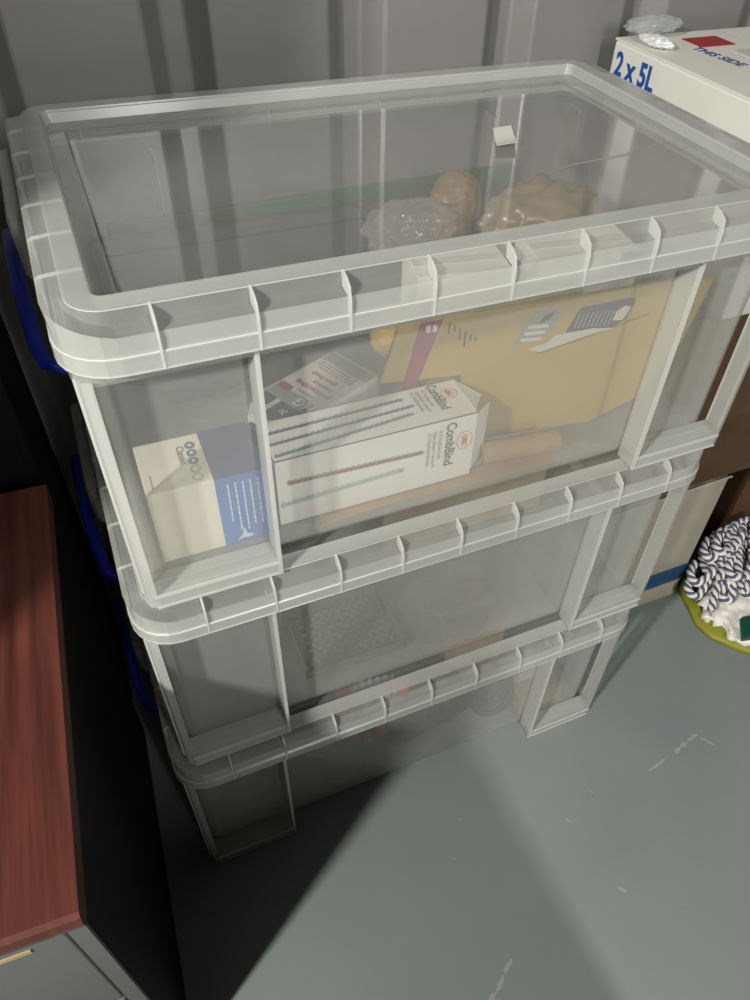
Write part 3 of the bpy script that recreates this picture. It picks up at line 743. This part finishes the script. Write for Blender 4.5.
for q, (r, dx, tl) in enumerate(((.034, 0, .5), (.030, .006, .75), (.026, -.004, .3))):
    b = bmesh.new(); tube(b, [(dx + r * math.cos(2 * PI * k / 28), (.016 * math.sin(tl) * q - .012) + .5 * r * math.sin(2 * PI * k / 28), .040 + r * math.sin(2 * PI * k / 28) * .95) for k in range(28)], .0052, 10, closed=True); obj('loop', b, M['black'], t, smooth=True)
carton('tan_carton', 'tan card carton behind the coiled cable in the bottom box', 'box', .375, .135, Z3, .475, .22, Z3 + .12, M['tancard'])
carton('tan_carton', 'low tan carton lying right beside the coiled cable in the bottom box', 'box', .462, .045, Z3, .535, .12, Z3 + .035, M['tancard'])

# ------------------------------------------------------------------ desk pedestal (left foreground)
t = thing('desk_pedestal', 'grey metal drawer pedestal with scratched mahogany top in the left foreground', 'desk', (-.0805, -.187, 0), math.radians(-2.6))
TX, TYD, TZ = -.52, .425, .5
b = bmesh.new()
pr = [(0.0, TZ - .012)] + [(-.006 + .006 * math.sin(PI * k / 8), 0) for k in range(0)]
prof_ = [(.003, TZ - .022), (.0, TZ - .018), (-.0015, TZ - .010), (0, TZ - .003), (.0035, TZ), (TYD, TZ), (TYD, TZ - .022)]
prism(b, [(0, y_, z_) for y_, z_ in prof_], (TX, 0, 0)); obj('desktop', b, M['wood'], t)
b = bmesh.new(); box(b, TX + .01, .0062, .0, -.004, .0125, TZ - .022); obj('front_frame', b, M['greymetal'], t)
b = bmesh.new(); box(b, -.0042, .0102, 0, -.0025, TYD - .004, TZ - .022); obj('shaded_side_panel', b, M['blackpanel'], t)  # grey side turned from the lamp; its shade is painted in as black
b = bmesh.new(); box(b, TX + .012, .0165, .01, -.0045, TYD - .004, TZ - .022); obj('carcass', b, M['greymetal'], t)
for z0, z1 in ((.29, .470), (.155, .285), (.02, .150)):
    b = bmesh.new(); box(b, TX + .03, .0050, z0, -.0165, .0108, z1); dr = obj('drawer', b, M['greymetal'], t, bevel=.0015)
    b = bmesh.new(); box(b, -.30, .0040, z1 - .012, -.040, .0052, z1 - .007); obj('label_holder', b, M['brass'], dr)['label'] = 'tan label strip'
# tall black locker standing on the left behind / on the pedestal line
t = thing('black_locker', 'tall black steel locker standing left of the pedestal', 'locker', (-.86, .10, 0))
b = bmesh.new(); box(b, -.26, -.22, 0, .26, .32, 1.95); obj('locker_body', b, M['blackmetal'], t, bevel=.004)
b = bmesh.new(); box(b, -.25, -.226, .05, -.003, -.2202, 1.92); dr = obj('door', b, M['blackmetal'], t)
b = bmesh.new(); box(b, -.03, -.236, .95, -.015, -.2262, 1.08); obj('handle', b, M['greymetal'], dr)
b = bmesh.new(); box(b, .003, -.226, .05, .25, -.2202, 1.92); dr = obj('door', b, M['blackmetal'], t)
b = bmesh.new(); box(b, .015, -.236, .95, .03, -.2262, 1.08); obj('handle', b, M['greymetal'], dr)
# unseen tall case added on the pedestal to shade the lid and desktop
t = thing('shade_case', 'tall black case added unseen on the mahogany top to cast shade', 'case', (-.455, .045, .5002))
b = bmesh.new(); box(b, -.115, -.195, 0, .115, .17, 1.1); obj('case_body', b, M['blackmetal'], t, bevel=.006)
b = bmesh.new(); tube(b, [(.116, -.04, .8), (.14, -.04, .8), (.14, .04, .8), (.116, .04, .8)], .006, 8); obj('handle', b, M['blackmetal'], t)
# low black cupboard behind the pedestal
t = thing('black_cupboard', 'low black cupboard in the dark gap behind the mahogany top', 'cupboard', (-.31, .375, 0))
b = bmesh.new(); box(b, -.24, -.085, 0, .24, .095, .64); obj('cupboard_body', b, M['blackpanel'], t, bevel=.004)
b = bmesh.new(); box(b, -.23, -.089, .03, .23, -.0852, .62); obj('door', b, M['blackpanel'], t)

# ------------------------------------------------------------------ cartons on the right
t, a, b_, h = carton('cardboard_carton', 'faded white cardboard carton with blue tape band on the floor right of the stack', 'box', .628, .150, 0, .842, .455, .285, M['palebox'])
b = bmesh.new(); box(b, -a - .0006, -b_ - .0006, .045, a + .0006, -b_, .085); box(b, a, -b_ - .0006, .045, a + .0006, b_, .085); tp = obj('blue_tape', b, M['tape'], t)
Fq = Face((-a, -b_, 0), (1, 0, 0), (0, 0, 1))
b = bmesh.new(); xx = a
while xx < 2 * a - .01:
    Fq.poly(b, [(xx, .058), (xx + .004, .058), (xx + .0065, .072), (xx + .0025, .072)], .0008, .0002); Fq.rect(b, xx + .003, .063, xx + .009, .066, .0008, .0002); xx += .013
obj('tape_print', b, M['inkblue'], t)
b = bmesh.new(); prism(b, [(-a, -b_ - .001, h - .004), (a, -b_ - .002, h - .002), (a - .002, -b_ - .007, h + .005), (-a, -b_ - .010, h + .004)], (0, .002, .002)); obj('flap', b, M['palebox'], t)
t, a, b_, h = carton('cardboard_carton', 'brown cardboard carton under the white 2 x 5L box', 'box', .645, .153, .2865, 1.02, .462, .585, M['brownbox'])
b = bmesh.new(); box(b, .055, -b_ - .0008, .10, .075, -b_ - .0001, .20); obj('black_mark', b, M['black'], t); b = bmesh.new(); box(b, -a - .0008, -.04, .19, -a - .0001, .04, .215); obj('hand_hole', b, M['black'], t)
t, a, b_, h = carton('cardboard_carton', 'dark brown cardboard carton on the floor right behind the mop head', 'box', .978, .206, 0, 1.26, .455, .262, M['darkbrown'], 0)
b = bmesh.new(); prism(b, [(-a, -b_ - .0005, h), (-a + .02, -b_ - .0005, h), (-a + .06, -b_ - .045, h - .11), (-a + .045, -b_ - .045, h - .12)], (0, .002, .001)); obj('flap', b, M['brownbox'], t)

# white 2 x 5L box on top
t = thing('bottle_carton', 'white carton marked 2 x 5L on top of the brown carton at the right', 'box', (.69, .145, .5856))
XL, YL, HT = .30, .30, .215
b = bmesh.new(); box(b, 0, 0, 0, XL, YL, HT); obj('carton_body', b, M['white'], t, bevel=.003)
b = bmesh.new(); prism(b, [(.0, 0, HT), (.148, 0, HT), (.148, YL, HT), (.0, YL, HT)], (0, 0, .0022)); obj('flap', b, M['white'], t)
b = bmesh.new(); prism(b, [(.152, 0, HT), (XL, 0, HT), (XL, YL, HT), (.152, YL, HT)], (0, 0, .0022)); obj('flap', b, M['white'], t)
text('2 x 5L', .035, (-.0006, .2900, HT - .034), (0, -1, 0), (0, 0, 1), M['inkblue'], t, sx=.86, bold=.0011)
HT += .0022
text('THIS SIDE', .021, (.060, .235, HT), (.10, -.985, 0), (.985, .10, 0), M['handink'], t, sx=.85, bold=.0003)
b = bmesh.new(); box(b, .076, .235, HT, .128, .272, HT + .0008); o = obj('red_label', b, M['redlabel'], t); o.rotation_euler = (0, 0, 0)
o['label'] = 'red sticker on the carton top'
b = bmesh.new(); box(b, .105, .10, HT, .16, .215, HT + .0005); obj('paper_label', b, M['paleprint'], t)
b = bmesh.new()
for i in range(9): box(b, .112 + i * .004, .11, HT + .0005, .114 + i * .004 + (.001 if i % 3 else 0), .15, HT + .0007)
obj('barcode', b, M['inkdark'], t)
b = bmesh.new(); box(b, .149, .0, HT - .0004, .1512, YL, HT + .0003); obj('tape_strip', b, M['paleprint'], t)
o = obj('bubble_wrap', crumple(.728, .428, .818, .040, .018, .009, .22, 2.0, 51, sub=5), [plastic('clear_bubble_wrap', .35, tint=(226, 238, 236), rough=.15, edge=.4)]); tag(o, 'crumpled clear bubble wrap on the back corner of the 2 x 5L carton', 'wrap')
o = obj('tissue_paper', crumple(.712, .398, .809, .013, .028, .0055, .3, 2.2, 53, sub=5), M['inkwhite'], smooth=True); tag(o, 'scrunched white tissue on the near edge of the 2 x 5L carton top', 'paper')

# ------------------------------------------------------------------ mop head on a plastic bag
t = thing('plastic_bag', 'crumpled white plastic bag with green print under the mop head', 'bag', (0, 0, 0))
b = crumple(.985, .068, .016, .128, .105, .022, .30, 3.0, 61, sub=5, flat=.0012)
obj('bag_body', b, M['bagwhite'], t, smooth=True)
b = bmesh.new()
edge = [(.852, .150), (.842, .110), (.832, .078), (.838, .045), (.862, .012), (.895, -.020), (.935, -.042)]
rw = []
for i, (ex, ey) in enumerate(edge):
    wv_ = .004 * math.sin(i * 2.1)
    rw.append([(ex, ey, .001), (ex + .004, ey + .003, .007 + wv_ * .5), (ex + .020, ey + .014, .014 + wv_ * .5), (ex + .026, ey + .020, .012), (ex + .026, ey + .020, .001)])
loft(b, rw, True, True); obj('yellow_edge', b, M['olive'], t, smooth=True)['label'] = 'yellow green edge of the bag'
b = bmesh.new()
rw = []
for i in range(6):
    s = i / 5; rw.append([(.862 + .05 * s, .012 - .012 * s, .036 + .005 * math.sin(s * 3)), (.875 + .05 * s, .040 - .012 * s, .049), (.876 + .05 * s, .041 - .012 * s, .045), (.863 + .05 * s, .013 - .012 * s, .026)])
loft(b, rw, True, True); obj('green_print', b, M['leafgreen'], t)

t = thing('mop_head', 'blue and white twisted cotton mop head lying on the plastic bag', 'mop', (0, 0, 0))
def strand(path):
    bm = bmesh.new(); pts = []
    # resample
    P = [Vector(p) for p in path]
    for i in range(len(P) - 1):
        for k in range(8):
            s = k / 8
            p0 = P[max(i - 1, 0)]; p1 = P[i]; p2 = P[i + 1]; p3 = P[min(i + 2, len(P) - 1)]
            pts.append(.5 * ((2 * p1) + (p2 - p0) * s + (2 * p0 - 5 * p1 + 4 * p2 - p3) * s * s + (3 * p1 - p0 - 3 * p2 + p3) * s ** 3))
    pts.append(P[-1])
    L = [0]
    for q0, q1 in zip(pts, pts[1:]): L.append(L[-1] + (q1 - q0).length)
    for ply in range(4):
        hp = []
        for i, p in enumerate(pts):
            tg = (pts[min(i + 1, len(pts) - 1)] - pts[max(i - 1, 0)]).normalized()
            s_ = tg.cross(Vector((0, 0, 1)))
            if s_.length < .05: s_ = Vector((1, 0, 0))
            s_.normalize(); u_ = s_.cross(tg)
            a = L[i] / .026 * 2 * PI + ply * PI / 2
            hp.append(p + .0035 * (math.cos(a) * s_ + math.sin(a) * u_))
        tube(bm, hp, .0038 if ply % 2 == 0 else .0035, 6, mi=ply % 2)
    return bm
rnd = random.Random(5)
def mound(x, y):
    r2 = ((x - 1.0) / .20) ** 2 + ((y - .105) / .15) ** 2
    return .060 + .066 * max(0, 1 - r2)
nst = 0
for i in range(54):
    lay = i // 18; j = i % 18
    s = j / 17
    # start at the back right of the mound, flow to the front left edge
    xe = .838 + .23 * s + rnd.uniform(-.012, .012); ye = .106 - .150 * s + rnd.uniform(-.015, .015)
    if j > 13: ye += .02
    xs_ = xe + .13 + rnd.uniform(-.02, .03) - lay * .01; ys_ = ye + .12 + rnd.uniform(-.02, .02) - (.03 if lay == 2 else 0)
    pts = []
    n_ = 7
    shrink = lay * .018
    for k in range(n_):
        q = k / (n_ - 1)
        x_ = xs_ + (xe + shrink * 1.2 - xs_) * q + rnd.uniform(-.008, .008); y_ = ys_ + (ye + shrink - ys_) * q + rnd.uniform(-.008, .008)
        y_ = min(y_, .180)
        z_ = mound(x_, y_) - .030 + lay * .012 + rnd.uniform(-.003, .003)
        if q > .85 and lay == 0: z_ = max(.030, z_ - .012)
        if x_ < .875: y_ = min(y_, .122)
        pts.append((x_, y_, max(z_, .044)))
    if i % 3 == 0:   # loop back at the end
        x_, y_, z_ = pts[-1]; pts += [(x_ - .010, y_ + .004, z_ - .002), (x_ - .008, y_ + .020, z_ + .002), (x_ + .012, y_ + .034, z_ + .006)]
    obj('strand', strand(pts), [M['yarnwhite'], M['yarnblue']], t, smooth=True)

# unseen carton added behind the camera to shade the floor and bottom box
t, a, b_, h = carton('cardboard_carton', 'large brown carton added unseen in front of the stack to shade the floor', 'box', -.30, -1.15, 0, .405, -.72, .88, M['brownbox'])
t = thing('light_block_locker', 'tall black locker added unseen behind the viewer to block doorway light', 'locker', (-.12, -1.40, 0))  # unseen blocker, added to keep doorway light off the desk and left end
b = bmesh.new(); box(b, -.30, -.20, 0, .24, .20, 1.95); obj('locker_body', b, M['blackmetal'], t, bevel=.004)
b = bmesh.new(); box(b, -.29, .2002, .05, .23, .206, 1.92); obj('door', b, M['blackmetal'], t)

# ------------------------------------------------------------------ light
def area(name, loc, target, size, power, col):
    l = bpy.data.lights.new(name, 'AREA'); l.shape = 'DISK'; l.size = size; l.energy = power; l.color = col
    o = bpy.data.objects.new(name, l); COL.objects.link(o); o.location = loc
    o.rotation_euler = (Vector(target) - Vector(loc)).to_track_quat('-Z', 'Y').to_euler(); return o
lp = bpy.data.lights.new('work_lamp', 'POINT'); lp.energy = 150; lp.shadow_soft_size = .045; lp.color = (1.0, .97, .90)
lo = bpy.data.objects.new('work_lamp', lp); COL.objects.link(lo); lo.location = (-1.0, -.75, 1.5)
dl = area('doorway_light', (.47, -2.55, 2.10), (.40, .10, .30), .12, 56, (1.0, .97, .93))
dl.data.shape = 'RECTANGLE'; dl.data.size = .12; dl.data.size_y = 1.2
w = bpy.data.worlds.new('sky'); scene.world = w; w.use_nodes = True
bg = w.node_tree.nodes['Background']; bg.inputs[0].default_value = (.72, .82, 1.0, 1); bg.inputs[1].default_value = .03
